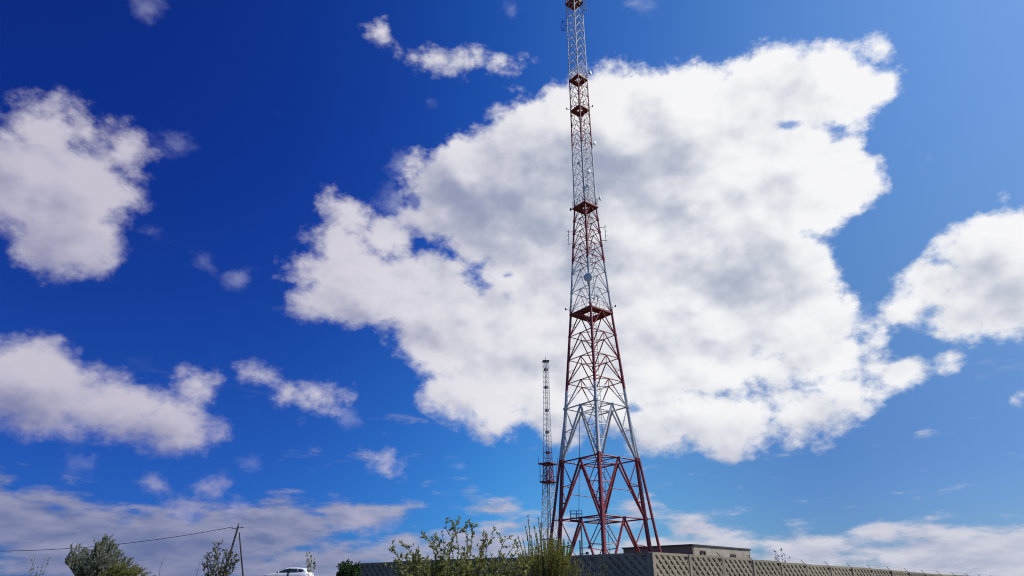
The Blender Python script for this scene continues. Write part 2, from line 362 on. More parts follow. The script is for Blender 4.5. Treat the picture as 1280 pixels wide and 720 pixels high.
    # bank colour
    bw = t.m('ADD', t.m('MULTIPLY', bemb, 2.6), t.m('SUBTRACT', .62, t.m('MULTIPLY', t.ss(bd, .3, 3.0), .45)), clamp=True)
    bside = t.ss(dx, -.42, .4)
    bcol = t.mix(bw, t.mix(bside, (.145, .18, .345), (.42, .45, .60)), t.mix(bside, (.30, .31, .455), (.66, .66, .74)))

    c = t.mix(a_bank, SKY_ADJ, bcol)
    c = t.mix(a_wisp, c, t.mix(toward, (.42, .44, .66), (.86, .9, 1.0)))
    c = t.mix(a_front, c, ccol)
    c = t.n('ShaderNodeVectorMath', {0: c, 3: 10.0}, operation='SCALE').outputs[0]
    t.L.new(c, bg.inputs[0]); bg.inputs[1].default_value = .1
    w.cycles.sampling_method = 'MANUAL'; w.cycles.sample_map_resolution = 512

def SKYFIX(t, sky, dx, dy, dz):
    """deepen the blue away from the sun, as the phone's processing did"""
    f = t.n('ShaderNodeMapRange', {'Value': dx, 'From Min': -.6, 'From Max': .65}).outputs[0]
    cr = t.n('ShaderNodeValToRGB', {0: f}); cr.color_ramp.interpolation = 'B_SPLINE'
    st = [(-.6, (.045,.17,.80)), (-.32, (.055,.22,.98)), (-.12, (.10,.37,1.2)), (.06, (.19,.65,1.5)), (.3, (.62,1.10,1.62)), (.6, (1.1,1.45,1.72))]
    el = cr.color_ramp.elements
    while len(el) < len(st): el.new(.5)
    for i, (p, c) in enumerate(st): el[i].position = (p+.6)/1.25; el[i].color = (c[0]/2, c[1]/2, c[2]/2, 1)
    lowf = t.m('MULTIPLY', t.ss(dz, .75, .12), t.ss(dx, -.1, .45))
    lt = t.mix(t.ss(dz, .6, .15), (2, 2, 2), (2.8, 2.6, 1.85))
    lt = t.mix(lowf, lt, (.85, .9, 1.12))
    v = t.n('ShaderNodeVectorMath', {0: sky, 1: cr.outputs[0]}, operation='MULTIPLY').outputs[0]
    return t.n('ShaderNodeVectorMath', {0: v, 1: lt}, operation='MULTIPLY').outputs[0]

build_world()
sl = bpy.data.lights.new('sun', 'SUN'); sl.energy = 4.2; sl.angle = R(.5); sl.color = (1, .95, .87)
so = bpy.data.objects.new('sun', sl); COL.objects.link(so)
so.rotation_euler = (-sun_dir).to_track_quat('-Z', 'Y').to_euler(); so.location = sun_dir*200

# ------------------------------------------------------------------ camera
cd = bpy.data.cameras.new('camera'); cam = bpy.data.objects.new('camera', cd); COL.objects.link(cam)
cam.location = (0, 0, 1.6); cam.rotation_euler = (R(90+25.168), 0, 0)
cd.sensor_width = 36; cd.lens = 830*36/1280; cd.clip_start = .1; cd.clip_end = 12000
SC.camera = cam
SC.view_settings.view_transform = 'Standard'; SC.view_settings.look = 'None'
SC.view_settings.exposure = 0; SC.view_settings.gamma = 1
SC.render.engine = 'CYCLES'; SC.cycles.max_bounces = 6; SC.cycles.filter_width = 1.1

# ------------------------------------------------------------------ ground
def build_ground():
    xs = sorted(set([round(-150+3*i, 2) for i in range(101)] + [-4000,-2500,-1500,-900,-600,-400,-280,-200,200,280,400,600,900,1500,2500,4000]))
    ys = sorted(set([round(-30+3*i, 2) for i in range(81)] + [-3000,-1500,-700,-300,-120,-60,240,300,400,600,900,1500,2500,4500]))
    mb = MB(); idx = {}
    for j, y in enumerate(ys):
        for i, x in enumerate(xs):
            z = ground_z(x, y) + (.10*mnoise.noise(V(x*.13, y*.13, 3)) + .04*mnoise.noise(V(x*.5, y*.5, 9)))*(1 if abs(x) < 160 else 0)
            mb.v.append((x, y, z))
    n = len(xs)
    for j in range(len(ys)-1):
        for i in range(n-1): mb.f.append((j*n+i, j*n+i+1, (j+1)*n+i+1, (j+1)*n+i))
    m, t, b = new_mat('grass_ground')
    pos = t.n('ShaderNodeNewGeometry').outputs['Position']
    n1 = t.noise(pos, .35, 8, .65); n2 = t.noise(pos, 9, 6, .7)
    c = t.mix(t.ss(n1, .38, .62), (.06, .085, .028), (.125, .105, .055))
    c = t.mix(t.ss(n2, .45, .7, 0, .6), c, (.045, .06, .02))
    t.L.new(c, b.inputs['Base Color']); b.inputs['Roughness'].default_value = .95
    bp = t.n('ShaderNodeBump', {'Strength': .8, 'Distance': .05, 'Height': n2}); t.L.new(bp.outputs[0], b.inputs['Normal'])
    tag(mb.build('ground', m, smooth=True), kind='structure')
build_ground()

# ------------------------------------------------------------------ lattice towers
def lerp_tab(tab, z):
    if z <= tab[0][0]: return tab[0][1]
    for (a, ra), (b, rb) in zip(tab, tab[1:]):
        if z <= b: return ra + (rb-ra)*(z-a)/(b-a)
    return tab[-1][1]
CORN = [(0,-1), (-1,0), (0,1), (1,0)]      # near, left, far, right

def dish(parent, mat, pos, direc, r, mount, name='dish_antenna'):
    d = Vector(direc).normalized(); p = Vector(pos)
    mb = MB()
    mb.lathe(p, d, [(.02, -.55*r), (.3*r, -.5*r), (.62*r, -.36*r), (.88*r, -.15*r), (r, .05*r), (r, .32*r), (.96*r, .33*r), (.6*r, .42*r), (.02, .45*r)], 18)
    o = mb.build(name, mat, parent, smooth=True)
    m2 = MB(); q = Vector(mount); m2.tube(p - d*(.5*r), q, .045); m2.tube(q-V(0,0,.5), q+V(0,0,.5), .05)
    m2.build('mount', M_GALV, o)
    return o

def square_platform(parent, z, r_out, r_in, mat, thick=.12, rail=True, frame=.14):
    c = [V(x*r_out, y*r_out, z) for x, y in CORN]; h = [V(x*r_in, y*r_in, z) for x, y in CORN]
    pl = MB()
    for i in range(4):
        j = (i+1) % 4; t = V(0,0,thick*.5)
        if r_in > 0: pl.box8([c[i]-t, c[j]-t, h[j]-t, h[i]-t, c[i]+t, c[j]+t, h[j]+t, h[i]+t])
    o = pl.build('platform', mat, parent)
    fr = MB()
    for i in range(4):
        j = (i+1) % 4
        fr.bar(c[i]+V(0,0,-.1), c[j]+V(0,0,-.1), frame, .2)
        if r_in > .6: fr.bar(h[i]+V(0,0,-.09), h[j]+V(0,0,-.09), frame*.8, .16)
        fr.bar((c[i]+c[j])/2+V(0,0,-.11), (h[i]+h[j])/2+V(0,0,-.11), .1, .14)
    fr.build('platform_frame', mat, o)
    if rail:
        ra = MB()
        for i in range(4):
            j = (i+1) % 4
            for k in range(5):
                p = c[i].lerp(c[j], k/5); ra.tube(p, p+V(0,0,1.05), .022, n=4)
            for hh in (.55, 1.05): ra.tube(c[i]+V(0,0,hh), c[j]+V(0,0,hh), .022, n=4)
        ra.build('railing', mat, o)
    return o

def build_main_tower():
    X0, Y0 = 10.35, 80.0; Z0 = ground_z(X0, Y0)
    root = empty('lattice_tower', (X0, Y0, Z0), 'tall red and white steel lattice tower on four splayed legs behind the concrete fence', 'radio tower', rz=-math.atan2(X0, Y0))
    T = [(3.0,5.37),(9.92,4.80),(16.5,4.36),(22.92,3.75),(26.1,3.38),(29.2,3.14),(32.36,2.92),(35.44,2.66),(38.6,2.40),(41.5,2.18),(45.4,1.92),(49.3,1.64),(51.7,1.5),(62,1.43),(75,1.36),(92,1.30),(106,1.25)]
    hw = lambda z: lerp_tab(T, z)
    L = lambda i, z, k=1.0: V(CORN[i][0]*hw(z)*k, CORN[i][1]*hw(z)*k, z-Z0)
    lev = [Z0, 9.92, 16.5, 22.92, 26.1, 29.2, 32.36, 35.44, 38.6, 41.5, 43.5, 45.5, 47.6, 49.6, 51.7]
    up = [51.7 + (75-51.7)*i/13 for i in range(1, 14)] + [75 + (91.5-75)*i/10 for i in range(1, 11)] + [91.5 + 1.9*i for i in range(1, 8)]
    lev += up; top = lev[-1]
    # legs
    for i in range(4):
        m = MB()
        zs = [Z0-.3, 9.92, 16.5, 22.92, 35.44, 51.7, 75, top]
        rr = [.25, .24, .22, .19, .15, .115, .085, .07]
        for a, b, ra, rb in zip(zs, zs[1:], rr, rr[1:]): m.tube(L(i, a), L(i, b), ra, rb, n=10)
        for z in lev[1:15]: m.tube(L(i, z)+V(0,0,-.14), L(i, z)+V(0,0,.14), .32 if z < 24 else .2, n=8)
        leg = m.build('leg', M_TOWER, root, smooth=False)
        fb = MB(); p = L(i, Z0); fb.box(p.x-.6, p.y-.6, -.6, p.x+.6, p.y+.6, .35); fb.build('footing', M_CONC, leg)
        s = MB()   # splayed outer tube, from the third ring down
        f = lambda z: 3.78 + (22.6-z)*(6.15-3.78)/(22.6-6.47)
        P = lambda z: V(CORN[i][0]*f(z), CORN[i][1]*f(z), z-Z0)
        s.tube(P(22.6), P(Z0-.2), .13, .17, n=8)
        for z in (9.92, 16.5): s.tube(L(i, z), P(z), .06)
        p = P(Z0); s.box(p.x-.4, p.y-.4, -.5, p.x+.4, p.y+.4, .2)
        s.build('outer_strut', M_TOWER, root)
    # rings and bracing
    for n, (za, zb) in enumerate(zip(lev, lev[1:])):
        big = zb < 23
        dr = .125 if big else (.075 if zb < 36 else (.055 if zb < 52 else .04))
        rr = .085 if big else (.06 if zb < 36 else (.05 if zb < 52 else .036))
        ring = MB()
        for i in range(4):
            j = (i+1) % 4; ring.tube(L(i, zb), L(j, zb), rr)
        if zb < 52:
            for i in range(4):
                a, b, c = L(i, zb), L((i+1) % 4, zb), L((i+2) % 4, zb)
                ring.tube((a+b)/2, (b+c)/2, rr*.7)
            if big:
                for i in (0, 1):
                    ring.tube((L(i, zb)+L(i+1, zb))/2, (L(i+2, zb)+L((i+3) % 4, zb))/2, rr*.7)
        ring.build('ring_beam', M_TOWER, root)
        shaft = MB() if zb > 52 else None
        for i in range(4):
            j = (i+1) % 4
            fb = shaft or MB()
            M = (L(i, zb)+L(j, zb))/2; A, B = L(i, za), L(j, za)
            if n == 0: A, B = A.lerp(B, .06), B.lerp(A, .06)
            fb.tube(M, A, dr); fb.tube(M, B, dr)
            if big:
                fb.box(M.x-.2, M.y-.2, M.z-.45, M.x+.2, M.y+.2, M.z+.05)
                for (bot, c) in ((A, i), (B, j)):
                    for t1, t2 in ((.42, .0), (.42, .45), (.72, .45), (.72, .72)):
                        zz = zb + (za-zb)*t2
                        fb.tube(M.lerp(bot, t1), L(c, zz), .055, n=5)
                if n == 1 and i in (1, 3): fb.tube(M.lerp(A, .55), M.lerp(B, .55), .045, n=5)
            elif zb < 36:
                for (bot, c) in ((A, i), (B, j)):
                    fb.tube(M.lerp(bot, .5), L(c, zb+(za-zb)*.5), .03, n=4)
            if shaft is None: fb.build('face_bracing', M_TOWER, root)
        if shaft is not None: shaft.build('shaft_bracing', M_TOWER, root)
    for z, ro, ri, rl in ((35.5, 2.78, 1.25, True), (51.75, 1.78, .62, True), (69.1, 1.42, .5, False), (75.05, 1.42, .55, True), (91.6, 1.45, .2, True)):
        square_platform(root, z-Z0, ro, ri, M_DECK, rail=rl)
    # feeder ladder inside, climbing ladder, cable
    ld = MB()
    for sx in (-.22, .22): ld.bar((.35+sx, .3, 0), (.35+sx, .3, top-Z0), .06, .05)
    z = .4
    while z < top-Z0: ld.bar((.13, .3, z), (.57, .3, z), .035, .035); z += .55
    ld.build('ladder', M_TOWER, root)
    cb = MB()
    for k, x in enumerate((-.15, -.08, .0)): cb.tube((x, .36, 0), (x, .36, 71), .032, n=5)
    for zz in (12, 14, 16, 18.5, 20.5, 24, 28, 31, 34, 40, 44): cb.box(-.28, .22, zz-Z0, .12, .5, zz-Z0+.28)
    cb.build('feeder_cable', M_CABLE, root)
    hc = MB(); hc.tube((-2.05, .6, 22.9-Z0), (-2.75, 1.2, 9.9-Z0), .035, n=5); hc.build('hanging_cable', M_CABLE, root)
    pp = MB(); pp.tube((-2.5, 1.6, 0), (-2.5, 1.6, 9.8-Z0), .09, n=8); pp.build('feeder_pipe', M_GALV, root)
    sp = MB(); z9 = 9.98-Z0; sp.box(-3.75, 1.0, z9, -2.3, 2.1, z9+.08); so_ = sp.build('service_platform', M_DECK, root)
    ra = MB()
    for x in (-3.7, -3.0, -2.35):
        for y in (1.05, 2.05): ra.tube((x, y, z9), (x, y, z9+1.15), .025, n=4)
    for h in (.4, .78, 1.15):
        for y in (1.05, 2.05): ra.tube((-3.7, y, z9+h), (-2.35, y, z9+h), .025, n=4)
        for x in (-3.7, -2.35): ra.tube((x, 1.05, z9+h), (x, 2.05, z9+h), .025, n=4)
    ra.build('railing', M_DARKST, so_)
    # antennas
    Z = lambda z: z-Z0
    dish(root, M_DISH, (-.1, -3.0, Z(39.3)), (-.45, -1, -.15), .58, (0, -2.36, Z(39.3)))
    dish(root, M_DISH, (1.05, -2.0, Z(37.1)), (.7, -.8, -.1), .34, (.95, -1.5, Z(37.1)))
    dish(root, M_DISH, (.2, -1.75, Z(42.9)), (.5, -1, 0), .28, (0, -2.0, Z(42.5)))
    dish(root, M_DISH, (.5, -1.45, Z(54.4)), (.4, -1, -.1), .34, (.4, -1.05, Z(54.4)))
    dish(root, M_DISH, (.75, -1.2, Z(56.9)), (.6, -1, -.1), .34, (.6, -.85, Z(56.9)))
    dish(root, M_DISH, (-.6, -1.2, Z(58.5)), (-.5, -1, 0), .24, (-.5, -.95, Z(58.5)))
    dish(root, M_DISH, (2.15, -.1, Z(53.0)), (1, -.35, 0), .32, (1.5, 0, Z(53.0)))
    dish(root, M_DISH, (1.9, -.1, Z(62.6)), (1, -.6, 0), .34, (1.45, 0, Z(62.6)))
    dish(root, M_DISH, (1.95, .1, Z(76.3)), (1, -.5, 0), .36, (1.4, 0, Z(76.3)))
    dish(root, M_DARKST, (-2.05, 0, Z(51.6)), (-1, -.4, 0), .24, (-1.5, 0, Z(51.6)))
    for sx, z0, z1, off in ((-1, 45.7, 48.3, .62), (1, 45.9, 48.7, .66), (1, 89.4, 92.6, .75), (-1, 85.4, 88.2, .7)):
        a = MB(); x = sx*(hw(z0)+off)
        a.tube((x, 0, Z(z0)), (x, 0, Z(z1)), .035)
        for zz in (z0+.35, z1-.35): a.tube((x, 0, Z(zz)), (sx*hw(zz), 0, Z(zz)), .035)
        for k in range(4): zz = z0+.3+(z1-z0-.6)*k/3; a.tube((x, 0, Z(zz)), (x+sx*.3, -.12, Z(zz)), .022, n=4)
        a.build('dipole_antenna', M_DARKST if z0 < 60 else M_BLUE, root)
    pn = MB(); pn.box(1.75, -.3, Z(89.6), 1.9, .05, Z(92.0)); pn.box(1.72, -.34, Z(92.0), 1.93, .09, Z(92.08)); pn.tube((1.75, -.1, Z(90.6)), (1.2, 0, Z(90.6)), .03); pn.build('panel_antenna', M_DISH, root)
    lp = MB(); pts = [V(-2.0-.35*math.sin(t), -.2, Z(86.6)+.95*math.cos(t)) for t in [2*math.pi*k/16 for k in range(17)]]
    lp.path(pts, .045, 5); lp.tube((-1.7, -.2, Z(86.6)), (-1.3, 0, Z(86.6)), .04); lp.build('loop_antenna', M_BLUE, root)
    for (x, y, zz) in ((-3.3, 0, 36.3), (3.2, 0, 36.4), (-2.0, 0, 69.6), (1.95, 0, 69.7)):
        wl = MB(); wl.tube((x, y, Z(zz)-.14), (x, y, Z(zz)+.14), .09, n=8); wl.tube((x, y, Z(zz)), (math.copysign(hw(zz), x), 0, Z(zz)-.3), .03)
        wl.build('warning_lamp', M_DARKST, root)
    ms = MB(); ms.tube((0, 0, top-Z0-2), (0, 0, top-Z0+7), .09, .04, n=8); ms.build('top_mast', M_TOWER, root)

build_main_tower()

def build_mast():
    X0, Y0 = 8.0, 150.0; Z0 = ground_z(X0, Y0)
    root = empty('lattice_mast', (X0, Y0, Z0), 'slim pale lattice mast with a caged red platform, standing far behind left', 'radio mast', rz=R(10))
    T = [(4.0,2.25),(10.5,2.0),(20,1.55),(25.1,1.25),(29,.98),(32,.82),(44,.74),(54,.66)]
    hw = lambda z: lerp_tab(T, z)
    L = lambda i, z: V(CORN[i][0]*hw(z), CORN[i][1]*hw(z), z-Z0)
    lev = [Z0, 7.6, 10.6, 13.4, 16, 18.4, 20.7, 22.9, 25.1, 27.1, 29.0] + [29.0 + 1.25*i for i in range(1, 20)]
    top = lev[-1]
    for i in range(4):
        m = MB(); zz = [Z0-.2, 25.1, 29, 41, top]; rr = [.11, .10, .08, .055, .05]
        for a, b, ra, rb in zip(zz, zz[1:], rr, rr[1:]): m.tube(L(i, a), L(i, b), ra, rb)
        lg = m.build('leg', M_MAST, root)
        f = MB(); p = L(i, Z0); f.box(p.x-.4, p.y-.4, -.5, p.x+.4, p.y+.4, .25); f.build('footing', M_CONC, lg)
    for n, (za, zb) in enumerate(zip(lev, lev[1:])):
        m = MB(); r = .055 if zb < 29.5 else .03
        for i in range(4):
            j = (i+1) % 4
            if zb < 29.5:
                m.tube(L(i, za), L(j, zb), r); m.tube(L(j, za), L(i, zb), r)
            else:
                m.tube(L(i, za), L(j, zb), r)
            m.tube(L(i, zb), L(j, zb), r)
        m.build('bracing', M_MAST, root)
    ring = MB()
    for i in range(4): ring.bar(L(i, 12.2)*1.12, L((i+1) % 4, 12.2)*1.12, .2, .25)
    ring.build('collar', M_MAST, root)
    for z, ro in ((25.1, 1.95), (29.0, 2.05)): square_platform(root, z-Z0, ro, .8, M_DECK, rail=False, frame=.2)
    cg = MB()
    for i in range(4):
        a = V(CORN[i][0]*1.85, CORN[i][1]*1.85, 25.2-Z0); b = V(CORN[(i+1) % 4][0]*1.85, CORN[(i+1) % 4][1]*1.85, 25.2-Z0)
        for k in (0, .5): p = a.lerp(b, k); cg.tube(p, p+V(0, 0, 3.75), .07)
        cg.tube(a+V(0,0,1.1), b+V(0,0,1.1), .05)
    cg.build('cage', M_DECK, root)
    for i in range(4):
        w = MB(); p = V(CORN[i][0]*2.2, CORN[i][1]*2.2, 29.0-Z0)
        w.tube(p+V(0,0,-.3), p+V(0,0,1.5), .07, .04); w.tube(p, L(i, 29), .05); w.build('whip_antenna', M_DARKST, root)
    lad = MB()
    for sx in (-.2, .2): lad.bar((sx, 0, 0), (sx, 0, top-Z0), .09, .09)
    z = .5
    while z < top-Z0: lad.bar((-.2, 0, z), (.2, 0, z), .05, .05); z += .6
    lad.build('ladder', M_DARKST, root)
    for z in (31.4, 36, 41, 46.5, 50.8):
        b = MB(); b.box(-.42, -.35, z-Z0-.25, .42, .35, z-Z0+.25); b.build('equipment_box', M_DARKST, root)
    tp = MB(); tp.box(-.75, -.75, top-Z0, .75, .75, top-Z0+.22); tp.tube((0, 0, top-Z0+.2), (0, 0, top-Z0+1.3), .05); tp.build('top_plate', M_DARKST, root)
build_mast()

# ------------------------------------------------------------------ concrete fences
def clip_rect(poly, x0, z0, x1, z1):
    for ax, lim, sg in ((0, x0, 1), (0, x1, -1), (1, z0, 1), (1, z1, -1)):
        out = []
        for a, b in zip(poly, poly[1:]+poly[:1]):
            ia, ib = (a[ax]-lim)*sg >= 0, (b[ax]-lim)*sg >= 0
            if ia: out.append(a)
            if ia != ib:
                t = (lim-a[ax])/(b[ax]-a[ax]); out.append((a[0]+(b[0]-a[0])*t, a[1]+(b[1]-a[1])*t))
        poly = out
        if len(poly) < 3: return []
    return poly

def panel_mb(w, h):
    """precast panel: slab with a raised frame and diagonal ribs; face towards -Y"""
    mb = MB(); fr = .085
    mb.box(0, .045, 0, w, .10, h)
    x0, x1, z0, z1 = fr, w-fr, .14, h-.10
    for lo, hi in (((0, -.03, h-.10), (w, .046, h)), ((0, -.03, 0), (w, .046, .14)), ((0, -.028, .14), (fr, .046, h-.10)), ((w-fr, -.028, .14), (w, .046, h-.10))):
        mb.box(*lo, *hi)
    def ribs(sgn, wd, pitch, yf):
        n = int((w+h)/pitch)+3
        for k in range(-n, n):
            c = k*pitch
            pol = [(c-wd/2, -1), (c+wd/2, -1), (c+wd/2+sgn*(h+2), h+1), (c-wd/2+sgn*(h+2), h+1)]
            pol = clip_rect(pol, x0, z0, x1, z1)
            if len(pol) < 3: continue
            m = len(mb.v); q = len(pol)
            mb.v += [(a, yf, b) for a, b in pol] + [(a, .046, b) for a, b in pol]
            mb.f.append(tuple(m+i for i in range(q)))
            for i in range(q): j = (i+1) % q; mb.f.append((m+i, m+q+i, m+q+j, m+j))
    ribs(-1, .215, .37, -.026)
    ribs(1, .10, .37, -.012)
    return mb

def build_fence(loc, rz, n, pitch, label, drop=0.0, ridge=None, arms=True):
    root = empty('concrete_fence', loc, label, 'fence', rz=rz)
    H = 2.15; pw = pitch-.10
    pme = panel_mb(pw, H)
    base = None
    for k in range(n):
        dz = -drop*pitch*k + .022*math.sin(k*7.3)
        if base is None: base = p = pme.build('panel', M_CONC, root)
        else: p = base.copy(); COL.objects.link(p); p.parent = root
        p.location = (k*pitch+.065, 0, dz-H); p.rotation_euler = (R(.9*math.sin(k*3.1)), R(.45*math.sin(k*5.7)), R(.5*math.sin(k*4.3)))
    pb = None
    for k in range(n+1):
        dz = -drop*pitch*k + .022*math.sin(k*7.3)
        if pb is None:
            m = MB(); m.box(-.068, -.06, -H-.5, .068, .12, -.01); pb = q = m.build('post', M_CONC, root, bevel=.012)
        else: q = pb.copy(); COL.objects.link(q); q.parent = root
        q.location = (k*pitch, 0, dz)
        if arms and k > 1:
            a = MB(); a.bar((0, .03, -.03), (-.14, .16, .2), .022, .022); o = a.build('wire_arm', M_DARKST, q)
    if arms:
        wm = MB()
        for t in (.55, 1.0):
            pts = []
            for k in range(2, n+1):
                pts.append(V(k*pitch-.14*t, .03+.13*t, -drop*pitch*k-.03+.23*t))
            wm.path(pts, .003, 4)
        wm.build('barbed_wire', M_DARKST, root)
    return root
FZ = 3.366; FX, FY = 5.692, 29.0
build_fence((FX, FY, FZ), math.atan2(1, 1.234), 17, 2.38, 'long sunlit run of diamond-ribbed concrete fence receding to the right', .0085)
LX, LY = -8.06, 38.08
dL = V(FX-LX, FY-LY, 0); dl = dL.normalized()
ang = math.atan2(dl.y, dl.x)
build_fence((LX-dl.x*.02, LY-dl.y*.02, FZ), ang, 7, (dL.length-.14)/7, 'short shaded run of ribbed concrete fence behind the bushes', 0.0, arms=False)

# ------------------------------------------------------------------ flat-roofed building behind the fence
def build_building():
    A, B, D = V(24.09, 95), V(15.90, 101.75), V(34.78, 104.2); C_ = B+D-A
    zr = 8.38; z0 = ground_z(24, 97)-.6
    root = empty('flat_roofed_building', (A.x, A.y, z0), 'low flat-roofed building with one dark brick side and one pale side beyond the fence', 'building')
    loc = lambda p, z: V(p.x-A.x, p.y-A.y, z-z0)
    brick, t, b = new_mat('brown_brick')
    tc = t.n('ShaderNodeTexCoord').outputs['Object']
    sp = t.n('ShaderNodeSeparateXYZ', {0: tc}); hx = t.m('SUBTRACT', sp.outputs[0], sp.outputs[1])
    bv = t.n('ShaderNodeCombineXYZ', {0: hx, 1: sp.outputs[2], 2: 0.0}).outputs[0]
    br = t.n('ShaderNodeTexBrick', {'Vector': bv, 'Color1': (.34, .20, .16, 1), 'Color2': (.26, .15, .12, 1), 'Mortar': (.22, .2, .18, 1), 'Scale': 3.2, 'Mortar Size': .012})
    nz = t.noise(tc, .8, 6, .6)
    t.L.new(t.mix(t.ss(nz, .4, .7, 0, .5), br.outputs[0], (.2, .13, .1)), b.inputs['Base Color']); b.inputs['Roughness'].default_value = .9
    plas = simple('stained_plaster', (.44, .37, .29), (.31, .26, .21), .7, .9, 0, .3, 9)
    roofm = simple('roof_felt', (.05, .048, .05), (.07, .065, .06), 2, .9)
    def wall(p, q, mat):
        nrm = (q-p).normalized(); nv = V(-nrm.y, nrm.x)
        if nv.dot(((A+C_)/2)-p) < 0: nv = -nv
        m = MB(); i1, i2 = p+nv*.3, q+nv*.3
        m.box8([loc(p, z0), loc(q, z0), loc(i2, z0), loc(i1, z0), loc(p, zr-.18), loc(q, zr-.18), loc(i2, zr-.18), loc(i1, zr-.18)])
        return m.build('wall', mat, root)
    wl = wall(A, B, brick); wl['label'] = 'dark brown brick wall'
    wr = wall(A+(D-A)*.022, D, plas); wr['label'] = 'pale stained plaster wall'
    wall(D, C_, plas); wall(B, C_, brick)
    m = MB(); ce = (A+C_)/2; ex = [p+(p-ce).normalized()*.22 for p in (A, D, C_, B)]
    m.box8([loc(p, zr-.18) for p in ex]+[loc(p, zr) for p in ex]); m.build('roof', roofm, root)
    d = (D-A).normalized(); nout = V(d.y, -d.x)
    for s, w, h in ((1.75, .95, .95), (8.9, 1.1, .55)):
        p = A+d*s; q = p+d*w; fz1 = 7.55 if s < 4 else 7.35; fz0 = fz1-h-.7
        m = MB(); o = nout*.02
        m.box8([loc(p-nout*.05, fz0), loc(q-nout*.05, fz0), loc(q+o, fz0), loc(p+o, fz0), loc(p-nout*.05, fz1), loc(q-nout*.05, fz1), loc(q+o, fz1), loc(p+o, fz1)])
        win = m.build('window', simple('pane_grey', (.16, .15, .14), (.1, .1, .1), 3, .4), root)
        f = MB()
        for a, c in (((p, fz0), (p, fz1)), ((q, fz0), (q, fz1)), ((p, fz1), (q, fz1))):
            f.bar(loc(a[0]+nout*.04, a[1]), loc(c[0]+nout*.04, c[1]), .2, .16, up=tuple(nout)+(0,))
        f.build('frame', simple('dark_brick_surround', (.07, .035, .03), (.04, .025, .02), 4, .9), win)
build_building()

# ------------------------------------------------------------------ power poles and line
def make_pole(x, y, label):
    z0 = ground_z(x, y)
    root = empty('utility_pole', (x, y, z0), label, 'power pole', rz=0)
    H = 12.15-z0
    m = MB(); m.path([(-1.22, 0, -.8), (-.5, 0, 4.2), (0, 0, H)], [.2, .17, .13], 8); m.build('pole', M_WOOD, root)
    m = MB(); m.path([(2.3, .2, -.8), (1.32, .1, 3.0), (.28, .05, H-1.0)], [.13, .12, .09], 8); m.build('strut', M_WOOD, root)
    m = MB(); m.bar((-.95, -.05, H-.42), (.85, .05, H-.28), .1, .1); m.tube((-.5, 0, H-.36), (-.1, 0, H-.75), .03); a = m.build('crossarm', M_WOOD, root)
    for px, pz in ((-.85, H-.36), (.75, H-.24), (0, H+.02)):
        i = MB(); i.lathe((px, 0, pz), (0, 0, 1), [(.03, 0), (.03, .1), (.09, .12), (.07, .2), (.09, .22), (.06, .33), (.01, .35)], 10)
        i.build('insulator', M_CERAMIC if px else M_DARKST, root)
    return root
make_pole(-42.87, 110, 'dark wooden A-shaped power pole among the saplings on the left')
def build_line():
    mb = MB()
    P = V(-43.75, 110, 11.95); Q = V(-118, 110, 12.0)
    for off, sag in ((0, 3.55), ):
        pts = []
        for k in range(41):
            u = k/40; p = P.lerp(Q, u); p.z -= 4*sag*u*(1-u); pts.append(p + V(0, off, 0))
        mb.path(pts, .042, 5)
    tag(mb.build('overhead_cable', M_CABLE), 'black overhead cable sagging from the wooden power pole to the left', 'cable')
build_line()
make_pole(-118, 110.3, 'wooden power pole farther left along the line').location.z += .0

def build_post():
    x, y = 6.9, 72.0; z0 = ground_z(x, y)
    root = empty('service_post', (x, y, z0), 'thin dark post with short crossarms seen between the tower legs', 'post')
    m = MB(); m.tube((0, 0, -.3), (0, 0, 7.1-z0), .09, .07, n=8); m.build('post', M_DARKST, root)
    for h, w in ((6.35, .95), (5.8, .7)):
        m = MB(); m.bar((-.15, 0, h-z0), (w, 0, h-z0+.03), .07, .07); m.box(w-.15, -.12, h-z0-.05, w+.12, .12, h-z0+.2); m.build('crossarm', M_DARKST, root)
build_post()

